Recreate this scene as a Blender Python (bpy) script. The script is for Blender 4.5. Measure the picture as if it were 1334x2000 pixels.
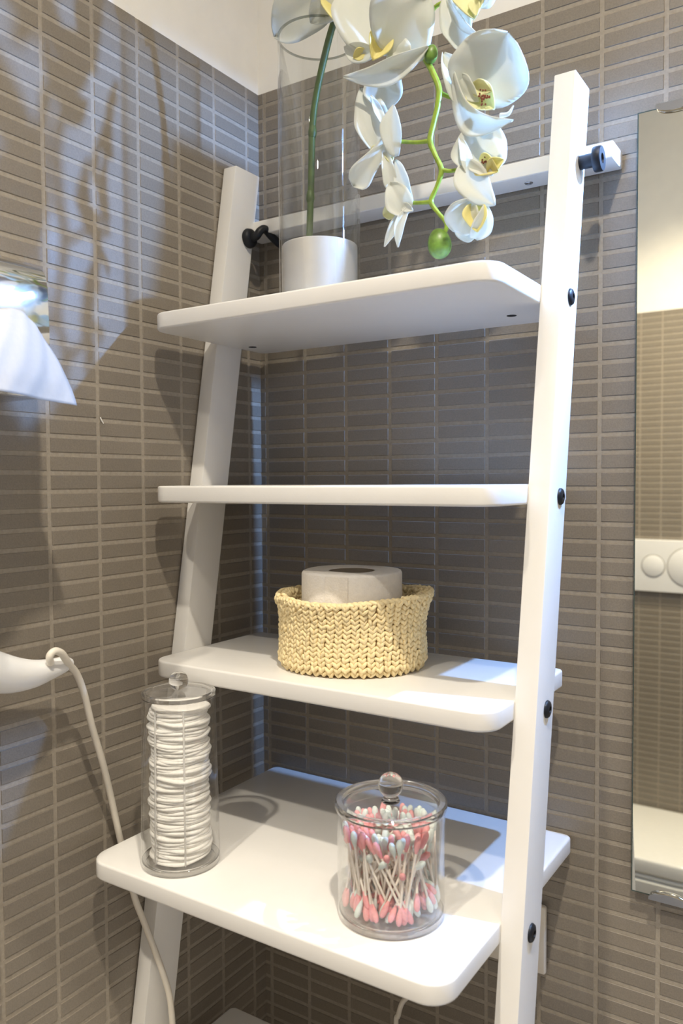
import bpy, bmesh, math, random
from mathutils import Vector, Matrix
from mathutils.bvhtree import BVHTree

R = random.Random(7)
for o in list(bpy.data.objects):
    bpy.data.objects.remove(o, do_unlink=True)
SC = bpy.context.scene
COL = SC.collection

# ------------------------------------------------------------------ units
# Lengths are counted in tile courses (one course of wall tile = 18.5 mm); x right along the
# shelf wall, y towards that wall, z up; z = 0 lies near the camera's eye level.
S = 0.0185
EYE_H = 1.52
Z0 = EYE_H + 0.5314 * S
FLOOR = -Z0 / S
CEIL = 61.0
OPP = -95.0        # wall opposite the shelf (seen in the mirror)
RIGHT = 74.0       # wall on the far right (out of frame)


def M(p):
    return Vector((p[0] * S, p[1] * S, p[2] * S + Z0))


# ------------------------------------------------------------------ camera
F_PX = 1575.4462
EYE = Vector((36.5524, -45.9071, -0.5314))
YAW, PITCH, ROLL = -0.5739, -0.0382, -0.0055
_f = Vector((math.sin(YAW) * math.cos(PITCH), math.cos(YAW) * math.cos(PITCH), math.sin(PITCH)))
_r = Vector((math.cos(YAW), -math.sin(YAW), 0))
_u = _r.cross(_f)
RT = math.cos(ROLL) * _r + math.sin(ROLL) * _u
UP = -math.sin(ROLL) * _r + math.cos(ROLL) * _u
FW = _f
cam = bpy.data.cameras.new('camera')
cam.sensor_fit = 'VERTICAL'
cam.sensor_height = 36.0
cam.lens = F_PX * 36.0 / 2000.0
cam.clip_start = 0.02
cam.clip_end = 20
cam.dof.use_dof = True
cam.dof.focus_distance = 46 * S
cam.dof.aperture_fstop = 6.3
co = bpy.data.objects.new('camera', cam)
COL.objects.link(co)
m = Matrix((RT, UP, -FW)).transposed().to_4x4()
m.translation = M(EYE)
co.matrix_world = m
SC.camera = co

# ------------------------------------------------------------------ world, exposure, large lights
wd = bpy.data.worlds.new('world')
SC.world = wd
wd.use_nodes = True
wd.node_tree.nodes['Background'].inputs[0].default_value = (0.8, 0.85, 1, 1)
wd.node_tree.nodes['Background'].inputs[1].default_value = 0.05
SC.view_settings.view_transform = 'Standard'
SC.view_settings.look = 'None'
SC.view_settings.gamma = 1.0
SC.view_settings.use_curve_mapping = False
SC.view_settings.exposure = 0.22
SC.cycles.max_bounces = 14
SC.cycles.diffuse_bounces = 6
SC.cycles.transparent_max_bounces = 40
SC.cycles.caustics_reflective = True
SC.cycles.caustics_refractive = True

WARM = (1.0, 0.905, 0.755)
COOL = (0.25, 0.48, 1.0)
SPOTS = [(39.0, -42.0, 64.0, 2.4, 150), (41.0, -19.0, 4.0, 2.4, 150), (18.0, -70.0, 105.0, 2.6, 112)]   # x, y, watts, diameter (courses), cone (degrees)
for (sx, sy, pw, dia, cone) in SPOTS:
    L = bpy.data.lights.new('ceiling_light', 'SPOT')
    L.spot_size = math.radians(cone)
    L.spot_blend = 1.0
    L.shadow_soft_size = 0.5 * dia * S
    L.energy = pw
    L.color = WARM
    lo = bpy.data.objects.new('ceiling_light', L)
    lo.location = M((sx, sy, CEIL - 0.55))
    COL.objects.link(lo)
LAMP = Vector((35.0, -1.6, 20.2))
LAMP_W = 21.0


# ------------------------------------------------------------------ helpers
def ray(px, py):
    return FW + RT * ((px - 667.0) / F_PX) + UP * ((1000.0 - py) / F_PX)


def atY(px, py, y):
    d = ray(px, py)
    return EYE + d * ((y - EYE.y) / d.y)


def atX(px, py, x):
    d = ray(px, py)
    return EYE + d * ((x - EYE.x) / d.x)


def to_px(p):
    d = Vector(p) - EYE
    z = d.dot(FW)
    return (667 + F_PX * d.dot(RT) / z, 1000 - F_PX * d.dot(UP) / z, z)


WORLD = {}      # object -> its origin in courses


def tag(o, label=None, cat=None, group=None, kind=None):
    if label:
        o['label'] = label
    if cat:
        o['category'] = cat
    if group:
        o['group'] = group
    if kind:
        o['kind'] = kind
    return o


def place(o, org, parent=None):
    org = Vector(org)
    WORLD[o.name] = org
    COL.objects.link(o)
    if parent is not None:
        o.parent = parent
        o.location = (org - WORLD[parent.name]) * S
    else:
        o.location = M(org)
    return o


def empty(name, org, **kw):
    o = bpy.data.objects.new(name, None)
    o.empty_display_size = 0.02
    place(o, org)
    return tag(o, **kw)


def mk(name, verts, faces, mat, parent=None, org=None, smooth=False, **kw):
    vs = [Vector(v) for v in verts]
    if org is None:
        lo = Vector((min(v.x for v in vs), min(v.y for v in vs), min(v.z for v in vs)))
        hi = Vector((max(v.x for v in vs), max(v.y for v in vs), max(v.z for v in vs)))
        org = Vector(((lo.x + hi.x) / 2, (lo.y + hi.y) / 2, lo.z))
    org = Vector(org)
    me = bpy.data.meshes.new(name)
    me.from_pydata([tuple((v - org) * S) for v in vs], [], faces)
    me.materials.append(mat)
    me.update()
    if smooth:
        me.polygons.foreach_set('use_smooth', [True] * len(me.polygons))
        if smooth != 'all':
            me.set_sharp_from_angle(angle=math.radians(smooth if smooth is not True else 40))
    o = bpy.data.objects.new(name, me)
    place(o, org, parent)
    return tag(o, **kw)


def from_bm(name, bm, mat, parent=None, org=None, smooth=False, **kw):
    bmesh.ops.recalc_face_normals(bm, faces=bm.faces)
    bm.verts.index_update()
    v = [x.co.copy() for x in bm.verts]
    f = [[a.index for a in p.verts] for p in bm.faces]
    bm.free()
    return mk(name, v, f, mat, parent, org, smooth, **kw)


def join(parts):
    V, Fc = [], []
    for v, f in parts:
        b = len(V)
        V += list(v)
        Fc += [[i + b for i in q] for q in f]
    return V, Fc


BOXF = [[0, 3, 2, 1], [4, 5, 6, 7], [0, 1, 5, 4], [1, 2, 6, 5], [2, 3, 7, 6], [3, 0, 4, 7]]


def box(x0, x1, y0, y1, z0, z1):
    return [(x0, y0, z0), (x1, y0, z0), (x1, y1, z0), (x0, y1, z0),
            (x0, y0, z1), (x1, y0, z1), (x1, y1, z1), (x0, y1, z1)], BOXF


def bm_of(v, f):
    bm = bmesh.new()
    vs = [bm.verts.new(p) for p in v]
    for q in f:
        bm.faces.new([vs[i] for i in q])
    return bm


def rbox(name, v, f, r, mat, parent=None, seg=3, **kw):
    bm = bm_of(v, f)
    bmesh.ops.recalc_face_normals(bm, faces=bm.faces)
    bmesh.ops.bevel(bm, geom=list(bm.edges), offset=r, segments=seg, profile=0.6, affect='EDGES', clamp_overlap=True)
    return from_bm(name, bm, mat, parent, smooth=35, **kw)


def slab(name, outline, z0, z1, r, mat, parent=None, seg=3, **kw):
    """a horizontal board: outline in xy, its top and bottom rims rounded"""
    n = len(outline)
    v = [(x, y, z0) for x, y in outline] + [(x, y, z1) for x, y in outline]
    f = [list(range(n))[::-1], list(range(n, 2 * n))] + [[i, (i + 1) % n, n + (i + 1) % n, n + i] for i in range(n)]
    bm = bm_of(v, f)
    bmesh.ops.recalc_face_normals(bm, faces=bm.faces)
    e = [x for x in bm.edges if abs(x.verts[0].co.z - x.verts[1].co.z) < 1e-6]
    bmesh.ops.bevel(bm, geom=e, offset=r, segments=seg, profile=0.5, affect='EDGES', clamp_overlap=True)
    return from_bm(name, bm, mat, parent, smooth=40, **kw)


def round_rect(x0, x1, y0, y1, rf, rb, seg=8):
    """corner radii rf at y0 (front), rb at y1 (back)"""
    out = []
    for cx, cy, r, a0 in ((x0 + rf, y0 + rf, rf, 180), (x1 - rf, y0 + rf, rf, 270), (x1 - rb, y1 - rb, rb, 0), (x0 + rb, y1 - rb, rb, 90)):
        for k in range(seg + 1):
            a = math.radians(a0 + 90 * k / seg)
            out.append((cx + r * math.cos(a), cy + r * math.sin(a)))
    return out


def lathe(profile, c, n=48, closed=False):
    """profile [(r, z)] turned about the vertical through c=(x, y)"""
    v, f = [], []
    for (r, z) in profile:
        for k in range(n):
            a = 2 * math.pi * k / n
            v.append((c[0] + r * math.cos(a), c[1] + r * math.sin(a), z))
    m_ = len(profile)
    for i in range(m_ - 1 if not closed else m_):
        j = (i + 1) % m_
        for k in range(n):
            l = (k + 1) % n
            f.append([i * n + k, i * n + l, j * n + l, j * n + k])
    return v, f


def lathe_obj(name, profile, c, mat, parent=None, n=48, closed=False, smooth=38, **kw):
    v, f = lathe(profile, c, n, closed)
    bm = bm_of(v, f)
    bmesh.ops.remove_doubles(bm, verts=bm.verts, dist=1e-4)
    return from_bm(name, bm, mat, parent, smooth=smooth, **kw)


def spline(pts, n):
    """Catmull-Rom through pts (any dimension tuple)"""
    P = [tuple(p) for p in pts]
    P = [tuple(2 * a - b for a, b in zip(P[0], P[1]))] + P + [tuple(2 * a - b for a, b in zip(P[-1], P[-2]))]
    out = []
    for i in range(1, len(P) - 2):
        for k in range(n):
            t = k / n
            out.append(tuple(0.5 * (2 * b + (c - a) * t + (2 * a - 5 * b + 4 * c - d) * t * t + (-a + 3 * b - 3 * c + d) * t ** 3)
                             for a, b, c, d in zip(P[i - 1], P[i], P[i + 1], P[i + 2])))
    out.append(P[-2])
    return out


def tube(pts, rad, n=10, cap=True):
    """pts: list of Vectors, rad: number or list"""
    pts = [Vector(p) for p in pts]
    if not hasattr(rad, '__len__'):
        rad = [rad] * len(pts)
    v, f = [], []
    t0 = (pts[1] - pts[0]).normalized()
    a = Vector((0, 0, 1)) if abs(t0.z) < 0.9 else Vector((1, 0, 0))
    nrm = t0.cross(a).normalized()
    for i, p in enumerate(pts):
        t = (pts[min(i + 1, len(pts) - 1)] - pts[max(i - 1, 0)]).normalized()
        nrm = (nrm - t * nrm.dot(t)).normalized()
        b = t.cross(nrm)
        for k in range(n):
            an = 2 * math.pi * k / n
            v.append(p + (nrm * math.cos(an) + b * math.sin(an)) * rad[i])
    for i in range(len(pts) - 1):
        for k in range(n):
            l = (k + 1) % n
            f.append([i * n + k, i * n + l, (i + 1) * n + l, (i + 1) * n + k])
    if cap:
        f.append(list(range(n))[::-1])
        f.append([(len(pts) - 1) * n + k for k in range(n)])
    return v, f


def tube_obj(name, pts, rad, mat, parent=None, n=10, sub=6, **kw):
    if hasattr(rad, '__len__'):
        q = spline([tuple(p) + (r,) for p, r in zip(pts, rad)], sub)
        v, f = tube([p[:3] for p in q], [max(0.01, p[3]) for p in q], n)
    else:
        v, f = tube([p[:3] for p in spline(pts, sub)], rad, n)
    return mk(name, v, f, mat, parent, smooth=60, **kw)


def ball(c, r, nu=16, nv=10, sz=1.0):
    v, f = [], []
    for j in range(nv + 1):
        b = math.pi * j / nv
        for i in range(nu):
            a = 2 * math.pi * i / nu
            v.append((c[0] + r * math.sin(b) * math.cos(a), c[1] + r * math.sin(b) * math.sin(a), c[2] + r * sz * math.cos(b)))
    for j in range(nv):
        for i in range(nu):
            k = (i + 1) % nu
            f.append([j * nu + i, (j + 1) * nu + i, (j + 1) * nu + k, j * nu + k])
    return v, f


def ball_obj(name, c, r, mat, parent=None, nu=20, nv=14, sz=1.0, **kw):
    v, f = ball(c, r, nu, nv, sz)
    bm = bm_of(v, f)
    bmesh.ops.remove_doubles(bm, verts=bm.verts, dist=1e-4)
    return from_bm(name, bm, mat, parent, smooth='all', **kw)


# ------------------------------------------------------------------ materials
def mat(name, col, rough=0.5, metal=0.0, spec=0.5, var=0.0, scale=60.0, bump=0.0, bscale=None, sss=0.0, coat=0.0, emit=None, estr=0.0, rvar=0.0):
    m_ = bpy.data.materials.new(name)
    m_.use_nodes = True
    nt = m_.node_tree
    b = nt.nodes['Principled BSDF']
    b.inputs['Base Color'].default_value = (*col, 1)
    b.inputs['Roughness'].default_value = rough
    b.inputs['Metallic'].default_value = metal
    b.inputs['Specular IOR Level'].default_value = spec
    b.inputs['Coat Weight'].default_value = coat
    if sss:
        b.inputs['Subsurface Weight'].default_value = sss
        b.inputs['Subsurface Radius'].default_value = (0.004, 0.004, 0.004)
    if emit:
        b.inputs['Emission Color'].default_value = (*emit, 1)
        b.inputs['Emission Strength'].default_value = estr
    tc = nt.nodes.new('ShaderNodeTexCoord')
    geo = nt.nodes.new('ShaderNodeNewGeometry')
    if var or rvar:
        n1 = nt.nodes.new('ShaderNodeTexNoise')
        n1.inputs['Scale'].default_value = scale
        n1.inputs['Detail'].default_value = 5
        nt.links.new(geo.outputs['Position'], n1.inputs['Vector'])
        mp = nt.nodes.new('ShaderNodeMapRange')
        mp.inputs['From Min'].default_value = 0.3
        mp.inputs['From Max'].default_value = 0.7
        mp.inputs['To Min'].default_value = 1 - var
        mp.inputs['To Max'].default_value = 1 + var
        nt.links.new(n1.outputs['Fac'], mp.inputs['Value'])
        val = mp.outputs['Result']
        if rvar:
            oi = nt.nodes.new('ShaderNodeObjectInfo')
            mr = nt.nodes.new('ShaderNodeMapRange')
            mr.inputs['To Min'].default_value = 1 - rvar
            mr.inputs['To Max'].default_value = 1 + rvar
            nt.links.new(oi.outputs['Random'], mr.inputs['Value'])
            mu = nt.nodes.new('ShaderNodeMath')
            mu.operation = 'MULTIPLY'
            nt.links.new(val, mu.inputs[0])
            nt.links.new(mr.outputs['Result'], mu.inputs[1])
            val = mu.outputs[0]
        hs = nt.nodes.new('ShaderNodeHueSaturation')
        hs.inputs['Color'].default_value = (*col, 1)
        nt.links.new(val, hs.inputs['Value'])
        nt.links.new(hs.outputs['Color'], b.inputs['Base Color'])
    if bump:
        n2 = nt.nodes.new('ShaderNodeTexNoise')
        n2.inputs['Scale'].default_value = bscale or scale * 3
        n2.inputs['Detail'].default_value = 6
        nt.links.new(geo.outputs['Position'], n2.inputs['Vector'])
        bp = nt.nodes.new('ShaderNodeBump')
        bp.inputs['Strength'].default_value = bump
        bp.inputs['Distance'].default_value = 0.002
        nt.links.new(n2.outputs['Fac'], bp.inputs['Height'])
        nt.links.new(bp.outputs['Normal'], b.inputs['Normal'])
    return m_


def thin_clear(name, tint, ior=1.45, rough=0.02, milky=0.0):
    """clear thin-walled plastic or glass: passes light straight on, mirrors it at grazing angles"""
    m_ = bpy.data.materials.new(name)
    m_.use_nodes = True
    nt = m_.node_tree
    nt.nodes.remove(nt.nodes['Principled BSDF'])
    out = nt.nodes['Material Output']
    tr = nt.nodes.new('ShaderNodeBsdfTransparent')
    tr.inputs['Color'].default_value = (*tint, 1)
    gl = nt.nodes.new('ShaderNodeBsdfGlossy')
    gl.inputs['Roughness'].default_value = rough
    gl.inputs['Color'].default_value = (1, 1, 1, 1)
    lw = nt.nodes.new('ShaderNodeLayerWeight')
    lw.inputs['Blend'].default_value = 0.5
    pw_ = nt.nodes.new('ShaderNodeMath')
    pw_.operation = 'POWER'
    pw_.inputs[1].default_value = 3.2
    nt.links.new(lw.outputs['Facing'], pw_.inputs[0])
    f0 = ((ior - 1) / (ior + 1)) ** 2
    fr = nt.nodes.new('ShaderNodeMath')
    fr.operation = 'MULTIPLY_ADD'
    fr.inputs[1].default_value = (1 - f0) * 0.75
    fr.inputs[2].default_value = f0
    nt.links.new(pw_.outputs[0], fr.inputs[0])
    mx = nt.nodes.new('ShaderNodeMixShader')
    nt.links.new(fr.outputs[0], mx.inputs[0])
    nt.links.new(tr.outputs[0], mx.inputs[1])
    nt.links.new(gl.outputs[0], mx.inputs[2])
    res = mx.outputs[0]
    if milky:
        df = nt.nodes.new('ShaderNodeBsdfDiffuse')
        df.inputs['Color'].default_value = (0.9, 0.89, 0.88, 1)
        m2 = nt.nodes.new('ShaderNodeMixShader')
        m2.inputs[0].default_value = milky
        nt.links.new(res, m2.inputs[1])
        nt.links.new(df.outputs[0], m2.inputs[2])
        res = m2.outputs[0]
    nt.links.new(res, out.inputs['Surface'])
    return m_


def glass(name, col, ior=1.49, rough=0.0):
    m_ = bpy.data.materials.new(name)
    m_.use_nodes = True
    b = m_.node_tree.nodes['Principled BSDF']
    b.inputs['Base Color'].default_value = (*col, 1)
    b.inputs['Roughness'].default_value = rough
    b.inputs['IOR'].default_value = ior
    b.inputs['Transmission Weight'].default_value = 1.0
    return m_


def petal_mat(name, col, trans=0.35):
    m_ = bpy.data.materials.new(name)
    m_.use_nodes = True
    nt = m_.node_tree
    b = nt.nodes['Principled BSDF']
    b.inputs['Roughness'].default_value = 0.55
    b.inputs['Specular IOR Level'].default_value = 0.3
    out = nt.nodes['Material Output']
    geo = nt.nodes.new('ShaderNodeNewGeometry')
    n1 = nt.nodes.new('ShaderNodeTexNoise')
    n1.inputs['Scale'].default_value = 90
    n1.inputs['Detail'].default_value = 4
    nt.links.new(geo.outputs['Position'], n1.inputs['Vector'])
    hs = nt.nodes.new('ShaderNodeMix')
    hs.data_type = 'RGBA'
    hs.inputs['A'].default_value = (col[0] * 0.94, col[1] * 0.97, col[2] * 0.93, 1)
    hs.inputs['B'].default_value = (*col, 1)
    nt.links.new(n1.outputs['Fac'], hs.inputs['Factor'])
    nt.links.new(hs.outputs['Result'], b.inputs['Base Color'])
    tl = nt.nodes.new('ShaderNodeBsdfTranslucent')
    nt.links.new(hs.outputs['Result'], tl.inputs['Color'])
    mx = nt.nodes.new('ShaderNodeMixShader')
    mx.inputs[0].default_value = trans
    nt.links.new(b.outputs[0], mx.inputs[1])
    nt.links.new(tl.outputs[0], mx.inputs[2])
    nt.links.new(mx.outputs[0], out.inputs['Surface'])
    return m_


TILE = mat('tile_taupe', (0.225, 0.195, 0.158), rough=0.40, spec=0.45, var=0.10, scale=700, bump=0.10, bscale=500, rvar=0.07)
GROUT = mat('grout_beige', (0.33, 0.29, 0.235), rough=0.85, var=0.10, scale=250, bump=0.15)
PLASTER = mat('plaster_white', (0.86, 0.84, 0.79), rough=0.8, var=0.02, scale=30, bump=0.05, bscale=300)
FLOORM = mat('floor_grey', (0.40, 0.37, 0.33), rough=0.4, var=0.10, scale=40)
PAINT = mat('white_lacquer', (0.79, 0.775, 0.745), rough=0.32, spec=0.45, var=0.012, scale=25, bump=0.03, bscale=350)
BLACK = mat('black_metal', (0.010, 0.011, 0.014), rough=0.45, spec=0.3, var=0.1, scale=200)
HOLE = mat('dark_hole', (0.006, 0.006, 0.008), rough=0.9, var=0.1)
CHROME = mat('chrome', (0.62, 0.63, 0.64), rough=0.05, metal=1.0, var=0.02, scale=40)
STEEL = mat('screw_steel', (0.45, 0.45, 0.47), rough=0.35, metal=1.0, var=0.05)
MIRROR = mat('mirror_silver', (0.86, 0.83, 0.70), rough=0.0, metal=1.0)
MEDGE = mat('mirror_edge', (0.05, 0.07, 0.06), rough=0.15, spec=0.6, var=0.1)
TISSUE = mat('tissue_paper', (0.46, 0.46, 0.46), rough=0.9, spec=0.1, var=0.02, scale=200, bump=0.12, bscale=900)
PAPER = mat('toilet_paper', (0.88, 0.845, 0.79), rough=0.95, spec=0.1, var=0.03, scale=180, bump=0.35, bscale=420)
CARD = mat('cardboard', (0.30, 0.25, 0.19), rough=0.9, var=0.1)
COTTON = mat('cotton_white', (0.95, 0.935, 0.90), rough=1.0, spec=0.05, var=0.03, scale=300, bump=0.25, bscale=900)
PLASTIC = mat('white_plastic', (0.82, 0.82, 0.82), rough=0.35, spec=0.5, var=0.01)
CORDM = mat('cream_cord', (0.74, 0.69, 0.60), rough=0.5, var=0.03)
CERAMIC = mat('white_ceramic', (0.86, 0.86, 0.84), rough=0.12, spec=0.6, var=0.01)
YARN = mat('straw_yarn', (0.86, 0.715, 0.42), rough=0.75, spec=0.25, var=0.10, scale=250, bump=0.25, bscale=700)
YARN2 = mat('straw_yarn_core', (0.70, 0.52, 0.26), rough=0.9, var=0.15, scale=250)
POTM = mat('pot_white', (0.66, 0.625, 0.58), rough=0.42, spec=0.4, var=0.03, scale=60, bump=0.05)
STEMM = mat('stem_green', (0.055, 0.095, 0.012), rough=0.5, var=0.25, scale=120, bump=0.2)
RACHIS = mat('stalk_light_green', (0.26, 0.37, 0.035), rough=0.42, var=0.2, scale=150)
BUDM = mat('bud_green', (0.12, 0.215, 0.03), rough=0.38, var=0.35, scale=160)
PETAL = petal_mat('petal_white', (0.83, 0.83, 0.785), 0.42)
LIPW = petal_mat('lip_cream', (0.86, 0.83, 0.52), 0.3)
LIPY = petal_mat('lip_yellow', (0.87, 0.77, 0.33), 0.25)
SPECK = mat('lip_speckle', (0.20, 0.05, 0.03), rough=0.7, var=0.2)
PINK = mat('cotton_pink', (0.90, 0.42, 0.43), rough=0.95, spec=0.05, var=0.08, scale=400, bump=0.2, bscale=1200)
MINT = mat('cotton_mint', (0.80, 0.90, 0.86), rough=0.95, spec=0.05, var=0.04, scale=400, bump=0.2, bscale=1200)
STICK = mat('stick_white', (0.86, 0.80, 0.72), rough=0.4, var=0.03)
ACRYL = thin_clear('clear_acrylic', (0.975, 0.975, 0.97), 1.5)
VASEG = thin_clear('clear_vase_glass', (0.96, 0.965, 0.96), 1.45, 0.01)
EDGE = thin_clear('acrylic_edge', (0.93, 0.925, 0.92), 1.7, milky=0.06)
RIB = thin_clear('acrylic_rib', (0.97, 0.97, 0.965), 1.3, milky=0.45)
LIDM = thin_clear('acrylic_lid', (0.96, 0.955, 0.95), 1.5, milky=0.04)
ACRYL_SOLID = glass('solid_acrylic', (0.97, 0.97, 0.96))
BULB = mat('bulb_glow', (1, 1, 1), emit=COOL, estr=30.0)
DOWN = mat('downlight_glow', (1, 1, 1), emit=WARM, estr=25.0)

# ------------------------------------------------------------------ what stands before the walls (for choosing the tiles that show)
SHELVES = [  # y front, y back, z top
    (-12.0, -1.2, 9.33), (-12.15, -1.35, -0.75), (-12.3, -1.85, -11.02), (-17.15, -0.2, -21.05), (-22.0, -5.2, -36.0)]
THICK = 0.97
XL, XR = 1.2, 22.72          # inner faces of the two rails
RT_T, RT_D = 1.12, 2.5       # rail thickness (x) and depth (y)
ra, rb = -7.45, 0.173        # rail front: y = ra + rb z
occ = []
for (yf, yb, zt) in SHELVES:
    occ.append(box(XL, XR, yf, yb, zt - THICK, zt))
RZ = (FLOOR, 20.5)


def rail_geo(x0, x1):
    v = []
    for z in RZ:
        yf = ra + rb * z
        v += [(x0, yf, z), (x1, yf, z), (x1, yf + RT_D, z), (x0, yf + RT_D, z)]
    return v, BOXF


occ.append(rail_geo(XR, XR + RT_T))
occ.append(rail_geo(XL - RT_T + 0.06, XL))
occ.append(box(26.2, 60, -0.6, -0.35, -23.1, 18.87))
ov, of = join(occ)
BVH = BVHTree.FromPolygons([Vector(v) for v in ov], of)


def seen(p):
    d = Vector(p) - EYE
    L_ = d.length
    h = BVH.ray_cast(EYE, d / L_)
    return h[0] is None or h[3] > L_ - 0.3


# ------------------------------------------------------------------ room
UT = 3.3597                  # tile pitch along the wall
TILE_TOP = 26.88
GAP = 0.25
TD = 0.06                    # tiles stand proud of the grout


def wall_obj(name, v, f):
    o = mk(name, v, f, PLASTER, label='white plastered upper wall over taupe mosaic tile, ' + name.replace('_', ' '), kind='structure')
    return o


fl = mk('floor', *box(0, RIGHT, OPP, 0, FLOOR - 2, FLOOR), FLOORM, label='pale grey bathroom floor', kind='structure')
ce = mk('ceiling', *box(0, RIGHT, OPP, 0, CEIL, CEIL + 2), PLASTER, label='white plaster ceiling', kind='structure')
w_left = wall_obj('wall_left', *box(-3, 0, OPP - 3, 3, FLOOR, CEIL))
w_back = wall_obj('wall_back', *box(0, RIGHT, 0, 3, FLOOR, CEIL))
w_opp = wall_obj('wall_front', *box(0, RIGHT, OPP - 3, OPP, FLOOR, CEIL))
w_right = wall_obj('wall_right', *box(RIGHT, RIGHT + 3, OPP - 3, 3, FLOOR, CEIL))


def tile_geo(a0, a1, z0, z1, fr):
    """one chamfered tile; a runs along the wall, fr(a, d, z) maps to space with d the distance off the wall"""
    c = 0.025
    v = [fr(a0, 0, z0), fr(a1, 0, z0), fr(a1, 0, z1), fr(a0, 0, z1),
         fr(a0, TD - c, z0), fr(a1, TD - c, z0), fr(a1, TD - c, z1), fr(a0, TD - c, z1),
         fr(a0 + c, TD, z0 + c), fr(a1 - c, TD, z0 + c), fr(a1 - c, TD, z1 - c), fr(a0 + c, TD, z1 - c)]
    f = [[0, 1, 5, 4], [1, 2, 6, 5], [2, 3, 7, 6], [3, 0, 4, 7], [4, 5, 9, 8], [5, 6, 10, 9], [6, 7, 11, 10], [7, 4, 8, 11], [8, 9, 10, 11]]
    return v, f


def tile_wall(wall, fr, first, amax, in_view, rows=None):
    cells = []
    k = 0
    edges = [0.0, first]
    while edges[-1] < amax:
        edges.append(edges[-1] + UT)
    edges[-1] = min(edges[-1], amax)
    for a0, a1 in zip(edges[:-1], edges[1:]):
        if a1 - a0 < 0.3:
            continue
        r = math.floor(TILE_TOP)
        while r > FLOOR:
            z1 = min(r + 1, TILE_TOP + GAP / 2)
            cells.append((a0 + (GAP / 2 if a0 > 0 else 0.02), a1 - GAP / 2, r + GAP / 2, z1 - GAP / 2))
            r -= 1
    chosen, rest = [], []
    for c in cells:
        area = 0
        if in_view:
            p = [to_px(fr(a, TD, z)) for a, z in ((c[0], c[2]), (c[1], c[2]), (c[1], c[3]), (c[0], c[3]))]
            if all(q[2] > 1 for q in p):
                ins = sum(1 for i in range(5) for j in range(3)
                          if (lambda q: 0 < q[0] < 1334 and 0 < q[1] < 2000)(to_px(fr(c[0] + (c[1] - c[0]) * (i + .5) / 5, TD, c[2] + (c[3] - c[2]) * (j + .5) / 3)))
                          and seen(fr(c[0] + (c[1] - c[0]) * (i + .5) / 5, TD + .05, c[2] + (c[3] - c[2]) * (j + .5) / 3)))
                A = 0
                for i in range(4):
                    x0, y0, _ = p[i]
                    x1, y1, _ = p[(i + 1) % 4]
                    A += x0 * y1 - x1 * y0
                area = abs(A) / 2 * ins / 15
        (chosen if area > 0 else rest).append((area, c))
    chosen.sort(key=lambda t: -t[0])
    rest = [c for _, c in chosen[300:]] + [c for _, c in rest]
    chosen = [c for _, c in chosen[:300]]
    cache = {}
    for i, c in enumerate(chosen):
        key = (round(c[1] - c[0], 3), round(c[3] - c[2], 3))
        org = Vector(fr((c[0] + c[1]) / 2, 0, (c[2] + c[3]) / 2))
        if key not in cache:
            o = mk('tile', *tile_geo(*c, fr), TILE, wall, org=org)
            cache[key] = o.data
        else:
            o = bpy.data.objects.new('tile', cache[key])
            place(o, org, wall)
        o.rotation_euler = (R.gauss(0, 0.002), R.gauss(0, 0.002), R.gauss(0, 0.002))
    if rest:
        v, f = join([tile_geo(*c, fr) for c in rest])
        mk('tile_field', v, f, TILE, wall, kind='stuff')


g = 0.0
mk('grout_bed', *box(-0.3, 0.015, OPP, 0, FLOOR, TILE_TOP), GROUT, w_left)
mk('grout_bed', *box(0, RIGHT, -0.015, 0.3, FLOOR, TILE_TOP), GROUT, w_back)
mk('grout_bed', *box(0, RIGHT, OPP - 0.3, OPP + 0.015, FLOOR, TILE_TOP), GROUT, w_opp)
mk('grout_bed', *box(RIGHT - 0.015, RIGHT + 0.3, OPP, 0, FLOOR, TILE_TOP), GROUT, w_right)
tile_wall(w_left, lambda a, d, z: (d, -a, z), 1.377, -OPP, True)
tile_wall(w_back, lambda a, d, z: (a, -d, z), 0.597, RIGHT, True)
tile_wall(w_opp, lambda a, d, z: (a, OPP + d, z), 2.1, RIGHT, False)
tile_wall(w_right, lambda a, d, z: (RIGHT - d, -a, z), 1.4, -OPP, False)

# door in the wall on the right, never in frame but part of the room
dr = empty('door_1', (RIGHT - 0.4, -66, FLOOR), label='white panelled bathroom door', kind='structure')
rbox('door_leaf', *box(RIGHT - 0.9, RIGHT - 0.2, -86, -46, FLOOR + 0.3, FLOOR + 108), 0.15, PAINT, dr, seg=1)
rbox('door_frame', *box(RIGHT - 0.7, RIGHT - 0.18, -89.5, -86.1, FLOOR, FLOOR + 111.5), 0.1, PAINT, dr, seg=1)
rbox('door_frame', *box(RIGHT - 0.7, RIGHT - 0.18, -45.9, -42.5, FLOOR, FLOOR + 111.5), 0.1, PAINT, dr, seg=1)
rbox('door_frame', *box(RIGHT - 0.7, RIGHT - 0.18, -86, -46, FLOOR + 108.2, FLOOR + 111.5), 0.1, PAINT, dr, seg=1)
tube_obj('door_handle', [(RIGHT - 0.8, -83, -25), (RIGHT - 3, -83, -25), (RIGHT - 3.1, -82.7, -25), (RIGHT - 3.1, -76.5, -25)], 0.45, CHROME, dr)

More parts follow.
